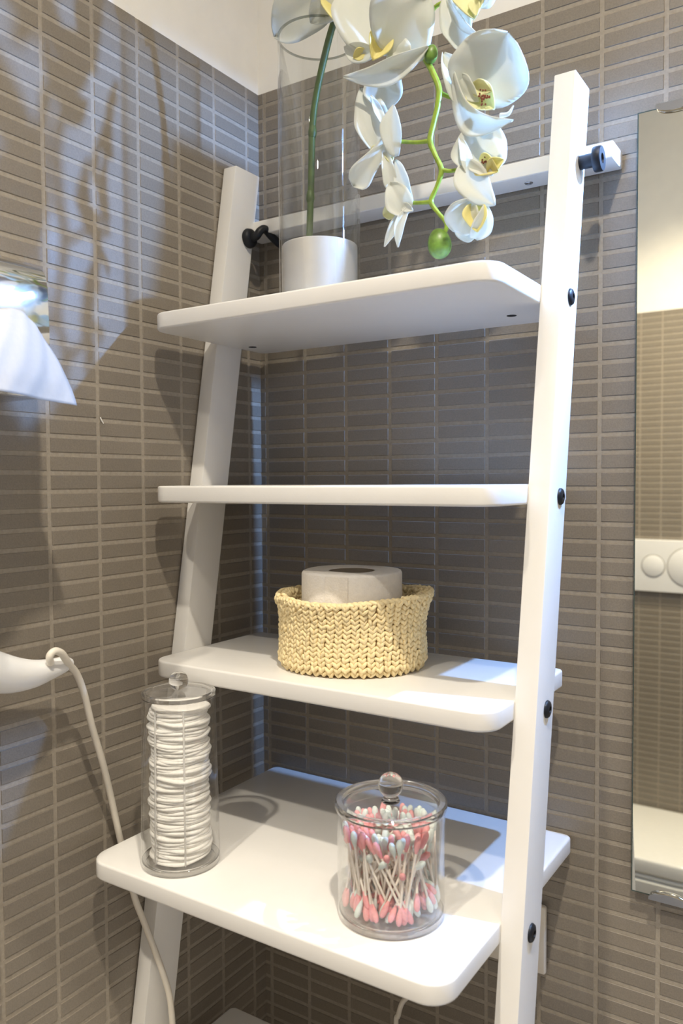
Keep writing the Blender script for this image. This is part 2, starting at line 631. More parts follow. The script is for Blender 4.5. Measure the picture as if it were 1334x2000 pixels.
# ceiling downlights: ring and glowing lens
for i, (sx, sy, pw, dia, cone) in enumerate(SPOTS):
    where = ['above the camera', 'nearest to the tiled shelf wall', 'over the toilet'][i]
    t = empty('ceiling_downlight', (sx, sy, CEIL), label='round recessed ceiling downlight ' + where, cat='ceiling light', group='ceiling downlights')
    r0 = dia / 2
    lathe_obj('ring', [(r0 + 0.1, CEIL - 0.05), (r0 + 0.1, CEIL - 0.35), (r0 + 0.9, CEIL - 0.2), (r0 + 1.0, CEIL - 0.02)], (sx, sy), CHROME, t, n=40)
    lathe_obj('lens', [(0.0, CEIL - 0.1), (r0 * 0.5, CEIL - 0.1), (r0 + 0.1, CEIL - 0.1)], (sx, sy), DOWN, t, n=40)

# ------------------------------------------------------------------ ladder shelf
lad = empty('ladder_shelf', (12, -15, FLOOR), label='white lacquered ladder shelf leaning in the tiled corner', cat='shelf')
for (x0, x1) in ((XR, XR + RT_T), (XL - RT_T + 0.06, XL)):
    rl = rbox('rail', *rail_geo(x0, x1), 0.065, PAINT, lad, seg=2)
for i, (yf, yb, zt) in enumerate(SHELVES):
    sh = slab('shelf', round_rect(XL + 0.01, XR + 0.05, yf, yb, 1.25, 0.45), zt - THICK, zt, 0.13, PAINT, lad)
    for hx in (2.5, 20.45):
        hy = -3.95 if i == 0 else (yf + yb) / 2
        lathe_obj('bolt_hole', [(0.0, zt - THICK - 0.012), (0.27, zt - THICK - 0.012), (0.27, zt - THICK + 0.03)], (hx, hy), HOLE, sh, n=20)


def x_disc(prof, x, y, z, sgn=1, n=24):
    """profile [(r, h)] turned about an axis along x"""
    v, f = lathe(prof, (0, 0), n)
    return [(x + sgn * p[2], y + p[0], z + p[1]) for p in v], f


XO = XR + RT_T
for (y, z) in ((-4.63, 8.80), (-6.13, -1.36), (-8.02, -11.63), (-10.14, -21.68), (-12.7, -36.5)):
    v, f = x_disc([(0.43, -0.02), (0.43, 0.05), (0.38, 0.13), (0.25, 0.18), (0.16, 0.19), (0.14, 0.08), (0, 0.08)], XO, y, z)
    mk('bolt', v, f, BLACK, lad, smooth=40)
# peg through the right-hand rail
PY, PZ = -3.05, 16.05
v, f = x_disc([(0.36, 0), (0.36, 0.72), (0.62, 0.74), (0.64, 0.80), (0.64, 1.10), (0.60, 1.16), (0.26, 1.16), (0.22, 1.0), (0, 1.0)], XO, PY, PZ)
mk('peg', v, f, BLACK, lad, smooth=40)
v, f = x_disc([(0.36, 0), (0.5, 0.02), (0.5, 0.26), (0.4, 0.34), (0, 0.34)], XR, PY, PZ, -1)
mk('peg', v, f, BLACK, lad, smooth=40)
# bent hook on the left-hand rail, reaching back under the wall rail
v, f = x_disc([(0.62, 0), (0.66, 0.1), (0.6, 0.34), (0.45, 0.46), (0, 0.46)], XL, -2.75, 15.95)
mk('hook_boss', v, f, BLACK, lad, smooth=40)
tube_obj('hook', [(XL + 0.3, -2.8, 15.9), (XL + 0.75, -2.75, 16.0), (XL + 0.95, -2.6, 16.35), (XL + 1.05, -2.2, 16.55), (XL + 1.1, -1.6, 16.25), (XL + 1.15, -0.9, 15.95), (XL + 1.2, -0.25, 15.8)], 0.27, BLACK, lad, n=12)

# wall rail that the ladder hooks on
wr = empty('wall_rail', (12.5, 0, 16.2), label='white wooden rail screwed to the tiles behind the ladder top', cat='rail')
rbox('board', *box(0.35, 25.3, -2.15, -0.17, 16.32, 17.22), 0.11, PAINT, wr)
for sx in (20.35, 5.2):
    lathe_obj('screw', [(0.0, 16.30), (0.10, 16.30), (0.13, 16.27), (0.2, 16.26), (0.24, 16.30), (0.24, 16.36)], (sx, -1.1), STEEL, wr, n=18)

# ------------------------------------------------------------------ mirror and its lamp
mi = empty('wall_mirror', (43, -0.4, -23.1), label='tall frameless wall mirror held by chrome clips beside the shelf', cat='mirror')
gv, gf = box(26.2, 60, -0.78, -0.56, -23.1, 18.87)
bk = mk('glass', gv, gf, MEDGE, mi)
mk('silvering', [(26.26, -0.786, -23.04), (59.94, -0.786, -23.04), (59.94, -0.786, 18.81), (26.26, -0.786, 18.81)], [[0, 1, 2, 3]], MIRROR, mi)
for cx in (28.15, 57.0):
    for z, sg in ((-23.1, -1), (18.87, 1)):
        out = []
        n = 14
        for d in (-1.02, -0.07):
            for k in range(n + 1):
                a = math.pi * k / n
                out.append((cx + 1.0 * math.cos(a), d, z - sg * 0.55 * math.sin(a) * 0.62))
            out.append((cx - 1.0, d, z + sg * 0.12))
            out.append((cx + 1.0, d, z + sg * 0.12))
        q = n + 3
        f = [list(range(q)), list(range(q, 2 * q))[::-1]] + [[i, (i + 1) % q, q + (i + 1) % q, q + i] for i in range(q)]
        # the clip hugs the pane: a front tongue and a foot under the edge
        bm = bm_of(out, f)
        bmesh.ops.recalc_face_normals(bm, faces=bm.faces)
        for v_ in bm.verts:
            if v_.co.y > -0.3 and abs(v_.co.z - z) < 0.4 and (v_.co.z - z) * sg < 0.05:
                v_.co.y = -0.80
        from_bm('clip', bm, CHROME, mi, smooth=35)

ml = empty('mirror_lamp', (36, -0.1, 19.4), label='white mirror lamp fixed above the mirror, with added boards that block its light', cat='lamp')
rbox('wall_light_block', *box(29.9, 42.0, -1.0, -0.8, 19.3, 23.6), 0.06, PAINT, ml, seg=1)  # long plate added to keep the lamp's light off the back wall
rbox('bracket', *box(35.5, 38.0, -0.82, -0.07, 20.6, 22.6), 0.1, CHROME, ml, seg=1)
rbox('plaster_light_block', *box(30.2, 42.0, -3.2, -1.0, 20.95, 21.2), 0.06, PAINT, ml, seg=1)  # board added over the bulb to cut its light off the upper plaster
rbox('end_cap', *box(36.4, 36.7, -2.8, -1.0, 19.6, 21.0), 0.05, PAINT, ml, seg=1)
ball_obj('bulb', (LAMP.x + 0.75, LAMP.y - 0.1, 20.3), 0.5, BULB, ml, nu=16, nv=10)
PL = bpy.data.lights.new('mirror_lamp_light', 'POINT')
PL.energy = LAMP_W
PL.color = COOL
PL.shadow_soft_size = 0.35 * S
plo = bpy.data.objects.new('mirror_lamp_light', PL)
plo.location = M((LAMP.x, LAMP.y, LAMP.z))
COL.objects.link(plo)

# ------------------------------------------------------------------ seen in the mirror: flush plate and toilet
fp = empty('flush_plate', (11, OPP, -18.9), label='white flush plate with two round buttons, reflected in the mirror', cat='flush plate')
rbox('plate', *box(3.6, 18.6, OPP + 0.17, OPP + 0.85, -18.95, -10.4), 0.15, PLASTIC, fp)


def y_disc(prof, x, y, z, n=40):
    v, f = lathe(prof, (0, 0), n)
    return [(x + p[0], y + p[2], z + p[1]) for p in v], f


for cx, r in ((7.85, 1.75), (13.2, 3.1)):
    v, f = y_disc([(r + 0.16, 0.0), (r + 0.16, 0.03), (r, 0.035)], cx, OPP + 0.84, -14.7)
    mk('button_ring', v, f, mat('ring_grey', (0.42, 0.40, 0.36), rough=0.5, var=0.02), fp)
    v, f = y_disc([(r, 0.0), (r, 0.10), (r - 0.12, 0.16), (0, 0.16)], cx, OPP + 0.84, -14.7)
    mk('button', v, f, PLASTIC, fp, smooth=40)

wc = empty('toilet', (11, OPP, FLOOR), label='white wall-hung toilet with closed lid, reflected low in the mirror', cat='toilet')


def wc_outline(w, l, y0=0.2):
    r = w * 0.55
    o_ = round_rect(11 - w, 11 + w, -(OPP + y0 + l), -(OPP + y0), r, 0.5, 10)
    return [(x, -y) for x, y in o_][::-1]


slab('lid', wc_outline(9.6, 20.0, 0.25), -57.2, -55.0, 0.4, CERAMIC, wc)
slab('seat', wc_outline(9.5, 19.6, 0.25), -58.0, -57.55, 0.1, CERAMIC, wc)
bz = [(-58.3, 1.0, 20.2), (-60.5, 0.98, 20.0), (-66, 0.88, 18), (-72, 0.66, 13), (-74.5, 0.5, 8)]
v, f = [], []
for z, s_, l in bz:
    for (x, y) in wc_outline(9.5 * s_, l, 0.2):
        v.append((x, y, z))
q = len(v) // len(bz)
for i in range(len(bz) - 1):
    for k in range(q):
        f.append([i * q + k, i * q + (k + 1) % q, (i + 1) * q + (k + 1) % q, (i + 1) * q + k])
f += [list(range(q))[::-1], [(len(bz) - 1) * q + k for k in range(q)]]
mk('bowl', v, f, CERAMIC, wc, smooth=50)

# unseen basin below the frame, added so its white bounces lamp light upward
wb = empty('bounce_basin', (46, -12, -44), label='unseen white ceramic basin added under the mirror to bounce light up', cat='basin')
bo = round_rect(30.5, 61.5, -24.0, -0.1, 4.0, 0.6)
ro = [(46 + (x - 46) * 0.84, -12.6 + (y + 12.6) * 0.72) for x, y in bo]
io = [(46 + (x - 46) * 0.60, -12.6 + (y + 12.6) * 0.50) for x, y in bo]
uo = [(46 + (x - 46) * 0.70, -10.0 + (y + 10.0) * 0.70) for x, y in bo]
n = len(bo)
v = [(x, y, -44.5) for x, y in uo] + [(x, y, -39.2) for x, y in bo] + [(x, y, -38.2) for x, y in bo] + [(x, y, -38.2) for x, y in ro] + [(x, y, -43.4) for x, y in io]
f = [list(range(n))[::-1], [4 * n + k for k in range(n)]]
for i in range(4):
    f += [[i * n + k, i * n + (k + 1) % n, (i + 1) * n + (k + 1) % n, (i + 1) * n + k] for k in range(n)]
mk('bowl', v, f, CERAMIC, wb, smooth=40)
tube_obj('tap', [(46, -3.2, -38.2), (46, -3.2, -33.5), (46, -3.6, -32.2), (46, -5.5, -31.8), (46, -9.5, -32.4)], 0.6, CHROME, wb, n=14)
tube_obj('tap_lever', [(46, -3.2, -31.9), (46, -3.6, -30.9), (46, -5.6, -30.3)], 0.28, CHROME, wb, n=10)
tube_obj('drain_pipe', [(46, -11, -44.4), (46, -11, -52), (46, -9, -54), (46, -1, -54)], 0.9, CHROME, wb, n=14)

# ------------------------------------------------------------------ socket plate and cord under the shelf
so = empty('wall_socket', (19.2, 0, -29.6), label='cream socket plate on the tiles behind the right-hand rail', cat='socket')
rbox('plate', *box(17.0, 21.3, -0.55, -0.165, -29.7, -25.6), 0.17, mat('cream_plastic', (0.74, 0.68, 0.58), rough=0.4, var=0.02), so)
v, f = y_disc([(1.05, 0), (1.0, -0.10), (0.0, -0.10)], 19.0, -0.53, -27.65)
mk('socket_insert', v, f, PLASTIC, so, smooth=40)
pc = empty('power_cord', (15, -1, -34), label='thin cream cord hanging under the second lowest shelf from the socket', cat='cord')
v, f = y_disc([(0.0, -1.5), (0.35, -1.5), (0.75, -1.2), (0.85, 0.0)], 19.0, -0.62, -27.65)
mk('plug', v, f, CORDM, pc, smooth=40)
a_ = atY(786, 1958, -2.6)
b_ = atY(778, 1983, -2.6)
c_ = atY(774, 2010, -2.6)
tube_obj('cord', [(19.0, -2.0, -27.65), (18.4, -2.7, -27.2), (16.9, -2.8, -26.7), a_ + Vector((.75, 0, 1.1)), a_, b_, c_, c_ + Vector((0.4, 0.3, -6)), c_ + Vector((2, 0.8, -14))], 0.16, CORDM, pc)

# ------------------------------------------------------------------ tissue dispenser on the left wall
tb = empty('tissue_box', (2, -27, 3.6), label='shiny chrome tissue box fixed to the tiled wall', cat='tissue box')
BX, BY0, BY1, BZ0, BZ1 = 4.0, -33.5, -21.06, 3.5, 9.8
# section in xz with a rounded shoulder along the top
sec = [(0.17, BZ0), (BX - 0.15, BZ0), (BX, BZ0 + 0.15), (BX + 0.08, 6.5), (BX, 8.6)]
for k in range(0, 7):
    a = math.radians(5 + 85 * k / 6)
    sec.append((BX - 1.05 + 1.0 * math.cos(a), 8.85 + 0.95 * math.sin(a)))
sec.append((0.17, BZ1))
n = len(sec)
v = [(x, BY0, z) for x, z in sec] + [(x, BY1, z) for x, z in sec]
f = [list(range(n)), list(range(n, 2 * n))[::-1]] + [[i, n + i, n + (i + 1) % n, (i + 1) % n] for i in range(n)]
from_bm('body', bm_of(v, f), CHROME, tb, smooth=30)
ring = [(BX + 0.07, -27.4 + 4.2 * math.cos(2 * math.pi * k / 32), 6.4 + 1.35 * math.sin(2 * math.pi * k / 32)) for k in range(32)]
mk('slot', ring + [(BX + 0.09, p[1], p[2]) for p in ring], [list(range(32, 64))] + [[k, (k + 1) % 32, 32 + (k + 1) % 32, 32 + k] for k in range(32)], HOLE, tb)
# the tissue hanging out of it
ctrl = [[(-150, 625, 4.05), (-70, 612, 4.1), (-8, 603, 4.15), (38, 605, 4.2), (74, 639, 4.5)],
        [(-150, 660, 5.2), (-70, 655, 5.5), (0, 650, 5.7), (58, 655, 5.5), (106, 692, 5.2)],
        [(-150, 700, 5.8), (-70, 705, 6.3), (0, 708, 6.6), (72, 722, 6.2), (132, 742, 5.6)],
        [(-150, 735, 6.0), (-70, 748, 6.6), (0, 763, 6.9), (72, 778, 6.4), (147, 792, 5.8)]]
rows = [spline([tuple(atX(*c)) for c in r], 8) for r in ctrl]
cols = [spline([r[i] for r in rows], 9) for i in range(len(rows[0]))]
v, f = [], []
nr = len(cols[0])
for i, c in enumerate(cols):
    for j, p in enumerate(c):
        w = 0.10 * math.sin(i * 0.55 + j * 0.12) * (j / nr) + 0.04 * math.sin(i * 1.3 + j * 0.4)
        v.append((p[0] + w, p[1], p[2]))
for i in range(len(cols) - 1):
    for j in range(nr - 1):
        f.append([i * nr + j, i * nr + j + 1, (i + 1) * nr + j + 1, (i + 1) * nr + j])
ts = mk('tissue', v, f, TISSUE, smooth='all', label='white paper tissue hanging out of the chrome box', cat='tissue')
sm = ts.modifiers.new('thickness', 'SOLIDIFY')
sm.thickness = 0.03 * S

# ------------------------------------------------------------------ hair dryer hanging on the left wall, its handle in view
hd = empty('hair_dryer', (2, -30, -12), label='white hair dryer hanging on the left wall, curved handle showing', cat='hair dryer')
hp = [tuple(atX(px, py, x)) for px, py, x in ((-160, 1240, 2.6), (-90, 1288, 2.4), (0, 1315, 2.2), (55, 1317, 2.1), (98, 1307, 2.0), (126, 1297, 2.0), (139, 1294, 2.0))]
tube_obj('handle', hp, [1.5, 1.12, 0.95, 0.74, 0.52, 0.40, 0.22], PLASTIC, hd, n=22, sub=8)
b0 = Vector(hp[0])
tube_obj('barrel', [b0 + Vector((0.2, -1.5, 4.5)), b0 + Vector((0.2, -1.2, 3.2)), b0 + Vector((0.1, -0.8, 0.6)), b0 + Vector((0, -0.6, -2)), b0 + Vector((0, -0.5, -3.2))], [1.6, 2.1, 2.2, 1.9, 1.4], PLASTIC, hd, n=24)
rbox('wall_bracket', *box(0.17, 0.8, b0.y - 3.4, b0.y + 0.2, b0.z - 3.2, b0.z + 3.2), 0.2, PLASTIC, hd)
tube_obj('cord', [tuple(atX(px, py, x)) for px, py, x in ((99, 1296, 2.6), (97, 1282, 2.75), (106, 1272, 2.8), (119, 1275, 2.75), (128, 1287, 2.6), (136, 1299, 2.3), (150, 1317, 2.0), (164, 1354, 1.8), (180, 1420, 1.6), (199, 1484, 1.35), (214, 1545, 1.0), (226, 1600, 0.75), (236, 1645, 0.55), (249, 1700, 0.55), (264, 1756, 0.75), (281, 1800, 1.15), (300, 1850, 1.7), (318, 1900, 1.85), (331, 1945, 1.95), (337, 2000, 2.0), (342, 2080, 2.0), (350, 2250, 2.0))], 0.19, CORDM, hd, n=10)

# ------------------------------------------------------------------ basket with toilet roll
S3 = SHELVES[2][2]
bc = Vector((12.05, -6.85, S3))
bs = empty('crochet_basket', bc, label='straw yellow crocheted basket on the white shelf', cat='basket')


def b_r(a, t):
    """outer radius at angle a, height fraction t"""
    base = 4.02 + 0.10 * math.sin(2 * a + 0.6) + 0.07 * math.sin(3 * a + 2.0)
    r = base + 0.30 * (t - 0.55) ** 2 * (1 if t > 0.55 else 0.3) * 4
    r += 0.34 * max(0, t - 0.62) * max(0, math.cos(a - 0.35)) * 2.0
    if t < 0.10:
        r -= 0.34 * (1 - t / 0.10) ** 1.5
    return r


def b_h(a):
    return 4.0 + 0.14 * math.sin(2 * a + 1.0) + 0.10 * math.cos(a - 0.4)


prof_v, prof_f = [], []
NA = 96
TS = [0.0, 0.05, 0.1, 0.2, 0.35, 0.5, 0.65, 0.8, 0.92, 0.985]
for side, off in ((0, -0.20), (1, -0.48)):
    for t in (TS if side == 0 else TS[::-1]):
        for k in range(NA):
            a = 2 * math.pi * k / NA
            r = b_r(a, t) + off
            prof_v.append((bc.x + r * math.cos(a), bc.y + r * math.sin(a), S3 + 0.06 + max(0.16 if side else 0, t * b_h(a))))
nr = 2 * len(TS)
for i in range(nr - 1):
    for k in range(NA):
        l = (k + 1) % NA
        prof_f.append([i * NA + k, i * NA + l, (i + 1) * NA + l, (i + 1) * NA + k])
prof_f.append(list(range(NA))[::-1])
prof_f.append([(nr - 1) * NA + k for k in range(NA)])
mk('basket_wall', prof_v, prof_f, YARN2, bs, smooth='all')
# stitches: every leg of every stitch a small twisted grain of yarn
grain_v, grain_f = ball((0, 0, 0), 1.0, 8, 6)


def grain(c, t, nrm, L_, w, d):
    s_ = t.cross(nrm).normalized()
    return [c + t * (p[2] * L_) + s_ * (p[0] * w) + nrm * (p[1] * d) for p in grain_v], grain_f


st = []
NC, NR_ = 54, 15
for side in (0, 1):
    for c in range(NC):
        for r in range(NR_):
            for leg in (-1, 1):
                a = 2 * math.pi * (c + 0.5 + leg * 0.20 + R.gauss(0, 0.035) + 0.12 * math.sin(r * 0.5 + c * 0.21)) / NC
                t = (r + 0.5 + R.gauss(0, 0.05)) / NR_
                rad = b_r(a, t) - (0.06 if side == 0 else 0.58)
                p = Vector((bc.x + rad * math.cos(a), bc.y + rad * math.sin(a), S3 + 0.10 + t * b_h(a) * 0.985))
                nrm = Vector((math.cos(a), math.sin(a), 0))
                tg = Vector((-math.sin(a), math.cos(a), 0))
                ang = math.radians(36 + R.gauss(0, 10)) * leg
                d = (tg * math.sin(ang) + Vector((0, 0, 1)) * math.cos(ang) + nrm * R.gauss(0, .1)).normalized()
                if side == 1 and r < 5:
                    continue
                st.append(grain(p + nrm * R.gauss(0, 0.025), d, nrm, 0.235 + R.gauss(0, .02), 0.118, 0.15))
# thick looped rim
for k in range(84):
    a = 2 * math.pi * k / 84
    rad = b_r(a, 1.0) - 0.26
    p = Vector((bc.x + rad * math.cos(a), bc.y + rad * math.sin(a), S3 + 0.06 + b_h(a) + R.gauss(0, 0.025)))
    tg = Vector((-math.sin(a), math.cos(a), 0))
    nrm = Vector((math.cos(a), math.sin(a), 0))
    for sgn in (-1, 1):
        st.append(grain(p + nrm * (0.15 * sgn), (tg + nrm * (0.55 * sgn) + Vector((0, 0, -0.15))).normalized(), Vector((0, 0, 1)), 0.24, 0.12, 0.13))
v, f = join(st)
mk('stitches', v, f, YARN, bs, smooth='all', kind='stuff', label='chunky straw coloured crochet stitches')

rc = (11.95, -6.8)
tr_ = empty('toilet_roll', (rc[0], rc[1], S3 + 0.3), label='white toilet paper roll standing in the crocheted basket', cat='toilet roll')
pr = [(1.33, S3 + 0.26), (2.86, S3 + 0.26), (2.9, S3 + 0.34), (2.92, S3 + 2.5), (2.89, S3 + 5.25), (2.84, S3 + 5.36), (2.75, S3 + 5.4), (2.2, S3 + 5.41), (1.45, S3 + 5.40), (1.33, S3 + 5.36)]
v, f = lathe(pr, rc, 72, closed=True)
v = [(p[0] + 0.018 * math.sin(5 * math.atan2(p[1] - rc[1], p[0] - rc[0]) + p[2] * 2), p[1], p[2] + 0.02 * math.sin(3 * math.atan2(p[1] - rc[1], p[0] - rc[0]))) for p in v]
mk('paper', v, f, PAPER, tr_, smooth=50)
lathe_obj('core', [(1.32, S3 + 0.28), (1.32, S3 + 5.36), (1.25, S3 + 5.36), (1.25, S3 + 0.28)], rc, CARD, tr_, n=40, closed=True)
# loose paper end on the outside
pe = []
for j in range(9):
    for k in range(6):
        a = math.radians(-62 - 5 * k)
        r = 2.93 + 0.012 * k
        pe.append((rc[0] + r * math.cos(a), rc[1] + r * math.sin(a), S3 + 0.4 + 4.9 * j / 8))
o = mk('paper_end', pe, [[j * 6 + k, j * 6 + k + 1, (j + 1) * 6 + k + 1, (j + 1) * 6 + k] for j in range(8) for k in range(5)], PAPER, tr_, smooth='all')

# ------------------------------------------------------------------ tall jar of cotton pads
S4 = SHELVES[3][2]
jc = (5.78, -14.55)
pj_ = empty('cotton_pad_jar', (jc[0], jc[1], S4), label='tall clear acrylic jar with ball-knobbed lid on the deep white shelf', cat='jar')


def taper(r0, r1, z0, z1, z):
    return r0 + (r1 - r0) * (z - z0) / (z1 - z0)


JT = S4 + 9.0
lathe_obj('body', [(2.11, S4 + 0.02), (2.12, S4 + 0.2), (1.955, JT), (1.88, JT), (2.02, S4 + 0.42)], jc, ACRYL, pj_, n=64)
lathe_obj('base', [(0.0, S4 + 0.015), (2.05, S4 + 0.015), (2.09, S4 + 0.08), (2.08, S4 + 0.30), (2.0, S4 + 0.36), (0.0, S4 + 0.36)], jc, EDGE, pj_, n=64)
lidp = empty('lid', (jc[0], jc[1], JT))
lid = lathe_obj('lid', [(1.72, JT - 0.42), (1.80, JT - 0.42), (1.80, JT + 0.02), (1.955, JT + 0.03), (1.965, JT + 0.28), (1.86, JT + 0.34), (1.6, JT + 0.30), (0.0, JT + 0.30)], jc, LIDM, pj_, n=64)
bpy.data.objects.remove(lidp, do_unlink=True)
WORLD[lid.name] = WORLD.get(lid.name, Vector((jc[0], jc[1], JT - 0.42)))
kb = ball_obj('knob', (jc[0], jc[1], JT + 0.84), 0.52, ACRYL_SOLID, lid, nu=28, nv=18)
lathe_obj('rim', [(1.80, JT + 0.05), (1.96, JT + 0.05), (1.96, JT + 0.26), (1.86, JT + 0.32), (1.74, JT + 0.30)], jc, ACRYL_SOLID, pj_, n=64, closed=True)
lathe_obj('base_ring', [(1.88, S4 + 0.03), (2.06, S4 + 0.03), (2.085, S4 + 0.08), (2.075, S4 + 0.30), (2.03, S4 + 0.34), (1.88, S4 + 0.34)], jc, ACRYL_SOLID, pj_, n=64, closed=True)
for a in (-93, -38):
    an = math.radians(a)
    p0 = Vector((jc[0] + 1.78 * math.cos(an), jc[1] + 1.78 * math.sin(an), S4 + 0.45))
    p1 = Vector((jc[0] + 1.66 * math.cos(an), jc[1] + 1.66 * math.sin(an), JT - 0.4))
    vv, ff = tube([p0, p1], 0.05, 8)
    mk('guide_rib', vv, ff, RIB, pj_, smooth='all')

NP = 60
pad_meshes = []
for q in range(6):
    v, f = [], []
    n = 40
    ph = [R.uniform(0, 6.28) for _ in range(4)]
    am = [R.uniform(0.008, 0.028) for _ in range(4)]
    prof = [(0, 0.10), (0.9, 0.10), (1.50, 0.095), (1.57, 0.05), (1.59, 0.0), (1.57, -0.05), (1.50, -0.09), (0.9, -0.09), (0, -0.09)]
    for (r, z) in prof:
        for k in range(n):
            a = 2 * math.pi * k / n
            wz = sum(am[i] * math.sin((i + 1) * a + ph[i]) for i in range(4)) * (r / 1.5) ** 2
            rr = r * (1 + 0.02 * math.sin(3 * a + ph[0]) + 0.012 * math.sin(7 * a + ph[1]))
            v.append((rr * math.cos(a) * S, rr * math.sin(a) * S, (z + wz) * S))
    for i in range(len(prof) - 1):
        for k in range(n):
            l = (k + 1) % n
            f.append([i * n + k, (i + 1) * n + k, (i + 1) * n + l, i * n + l])
    me = bpy.data.meshes.new('cotton_pad')
    me.from_pydata(v, [], f)
    me.materials.append(COTTON)
    me.polygons.foreach_set('use_smooth', [True] * len(me.polygons))
    me.update()
    pad_meshes.append(me)
for i in range(NP):
    o = bpy.data.objects.new('cotton_pad', pad_meshes[R.randrange(6)])
    z = S4 + 0.49 + (JT - 0.58 - S4 - 0.49) * i / (NP - 1)
    dx, dy = R.gauss(0.0, 0.05), R.gauss(0, 0.05)
    if 30 <= i <= 37:
        dx += 0.09 + 0.06 * math.sin(i)
    place(o, (jc[0] + max(-.16, min(.2, dx)), jc[1] + max(-.15, min(.15, dy)), z))
    o.rotation_euler = (0.02 * math.sin(i * 0.45), 0.025 * math.sin(i * 0.3 + 1), R.uniform(0, 6.28))
    tag(o, 'round white cotton pad stacked in the tall clear jar', 'cotton pad', 'cotton pads stacked in the tall jar')

# ------------------------------------------------------------------ round jar of cotton swabs
qc = (18.0, -13.05)
QT = S4 + 5.05
sj = empty('cotton_swab_jar', (qc[0], qc[1], S4), label='round clear acrylic jar full of pink and mint cotton swabs', cat='jar')
lathe_obj('body', [(2.50, S4 + 0.02), (2.53, S4 + 0.12), (2.56, QT - 0.1), (2.56, QT), (2.46, QT), (2.43, S4 + 0.42)], qc, ACRYL, sj, n=72)
lathe_obj('base', [(0.0, S4 + 0.015), (2.42, S4 + 0.015), (2.49, S4 + 0.07), (2.49, S4 + 0.33), (2.40, S4 + 0.38), (0.0, S4 + 0.38)], qc, EDGE, sj, n=72)
ql = lathe_obj('lid', [(2.28, QT - 0.38), (2.38, QT - 0.38), (2.38, QT + 0.02), (2.62, QT + 0.03), (2.66, QT + 0.12), (2.66, QT + 0.34), (2.58, QT + 0.42), (2.32, QT + 0.42), (2.24, QT + 0.30), (0.0, QT + 0.28)], qc, LIDM, sj, n=72)
lathe_obj('lid_rim', [(2.22, QT + 0.06), (2.62, QT + 0.06), (2.65, QT + 0.14), (2.65, QT + 0.32), (2.57, QT + 0.40), (2.33, QT + 0.40), (2.24, QT + 0.28)], qc, ACRYL_SOLID, sj, n=72, closed=True)
lathe_obj('base_ring', [(2.26, S4 + 0.03), (2.46, S4 + 0.03), (2.485, S4 + 0.08), (2.485, S4 + 0.31), (2.44, S4 + 0.36), (2.26, S4 + 0.36)], qc, ACRYL_SOLID, sj, n=72, closed=True)
QK = QT + 0.28
lathe_obj('knob', [(0.0, QK), (0.42, QK), (0.44, QK + 0.06), (0.34, QK + 0.12), (0.40, QK + 0.17), (0.33, QK + 0.24), (0.30, QK + 0.30)] +
          [(0.60 * math.cos(math.radians(b)), QK + 0.82 + 0.60 * math.sin(math.radians(b))) for b in range(-58, 91, 12)] + [(0.0, QK + 1.42)], qc, ACRYL_SOLID, ql, n=36)

SW_L = 4.05
sv, sf = tube([Vector((0, 0, -SW_L / 2 + 0.1)), Vector((0, 0, SW_L / 2 - 0.1))], 0.062, 8)
stick_me = None
tip_me = {}
tp = [(0.0, 0.0), (0.07, 0.02), (0.125, 0.10), (0.155, 0.24), (0.15, 0.42), (0.115, 0.60), (0.07, 0.76), (0.06, 0.80)]
nsw = 0
tries = 0
placed = []
while nsw < 135 and tries < 12000:
    tries += 1
    # a leaning swab inside the jar: two ends somewhere in the round, the rest follows from its length
    ra0 = R.uniform(0, 6.283)
    ra1 = ra0 + (R.gauss(0, 0.7) if R.random() < 0.6 else R.uniform(0, 6.283))
    r0_, r1_ = 2.27 * R.random() ** 0.33, 2.27 * R.random() ** 0.33
    e0 = Vector((r0_ * math.cos(ra0), r0_ * math.sin(ra0), 0))
    e1 = Vector((r1_ * math.cos(ra1), r1_ * math.sin(ra1), 0))
    h_ = (e1 - e0).length
    if h_ > 3.3 or (h_ > 2.2 and R.random() < 0.45):
        continue
    vz = math.sqrt(SW_L ** 2 - h_ ** 2)
    room_ = (QT - 0.5) - (S4 + 0.55) - vz
    if room_ < 0:
        continue
    e0.z = S4 + 0.52 + room_ * (R.random() ** (3.0 if nsw < 75 else 1.1)) * (0.75 if nsw < 100 else 1.0)
    e1.z = e0.z + vz
    c = (e0 + e1) / 2
    d = (e1 - e0).normalized()
    # keep the cotton tips apart from one another
    ok = all(min((e - q).length for e in (e0, e1)) > 0.25 for q in placed)
    if not ok and tries < 8000:
        continue
    placed += [e0, e1]
    kind = 'pink' if R.random() < 0.46 else 'mint'
    if c.x < 0 and R.random() < 0.25:
        kind = 'pink'
    org = Vector((qc[0] + c.x, qc[1] + c.y, c.z))
    if stick_me is None:
        o = mk('cotton_swab', [Vector(p) + org for p in sv], sf, STICK, org=org, smooth=60)
        stick_me = o.data
    else:
        o = bpy.data.objects.new('cotton_swab', stick_me)
        place(o, org)
    o.rotation_mode = 'QUATERNION'
    o.rotation_quaternion = d.to_track_quat('Z', 'Y')
    tag(o, ('pink' if kind == 'pink' else 'pale mint') + '-tipped cotton swab in the round clear jar', 'cotton swab', 'cotton swabs in the round jar')
    for sgn in (-1, 1):
        key = (kind, sgn)
        if key not in tip_me:
            v, f = lathe(tp, (0, 0), 10)
            me = bpy.data.meshes.new('cotton_tip')
            me.from_pydata([(p[0] * S, p[1] * S, sgn * (SW_L / 2 - p[2]) * S) for p in v], [], f)
            me.materials.append(PINK if kind == 'pink' else MINT)
            me.polygons.foreach_set('use_smooth', [True] * len(me.polygons))
            me.update()
            tip_me[key] = me
        tpo = bpy.data.objects.new('cotton_tip', tip_me[key])
        COL.objects.link(tpo)
        tpo.parent = o
    nsw += 1

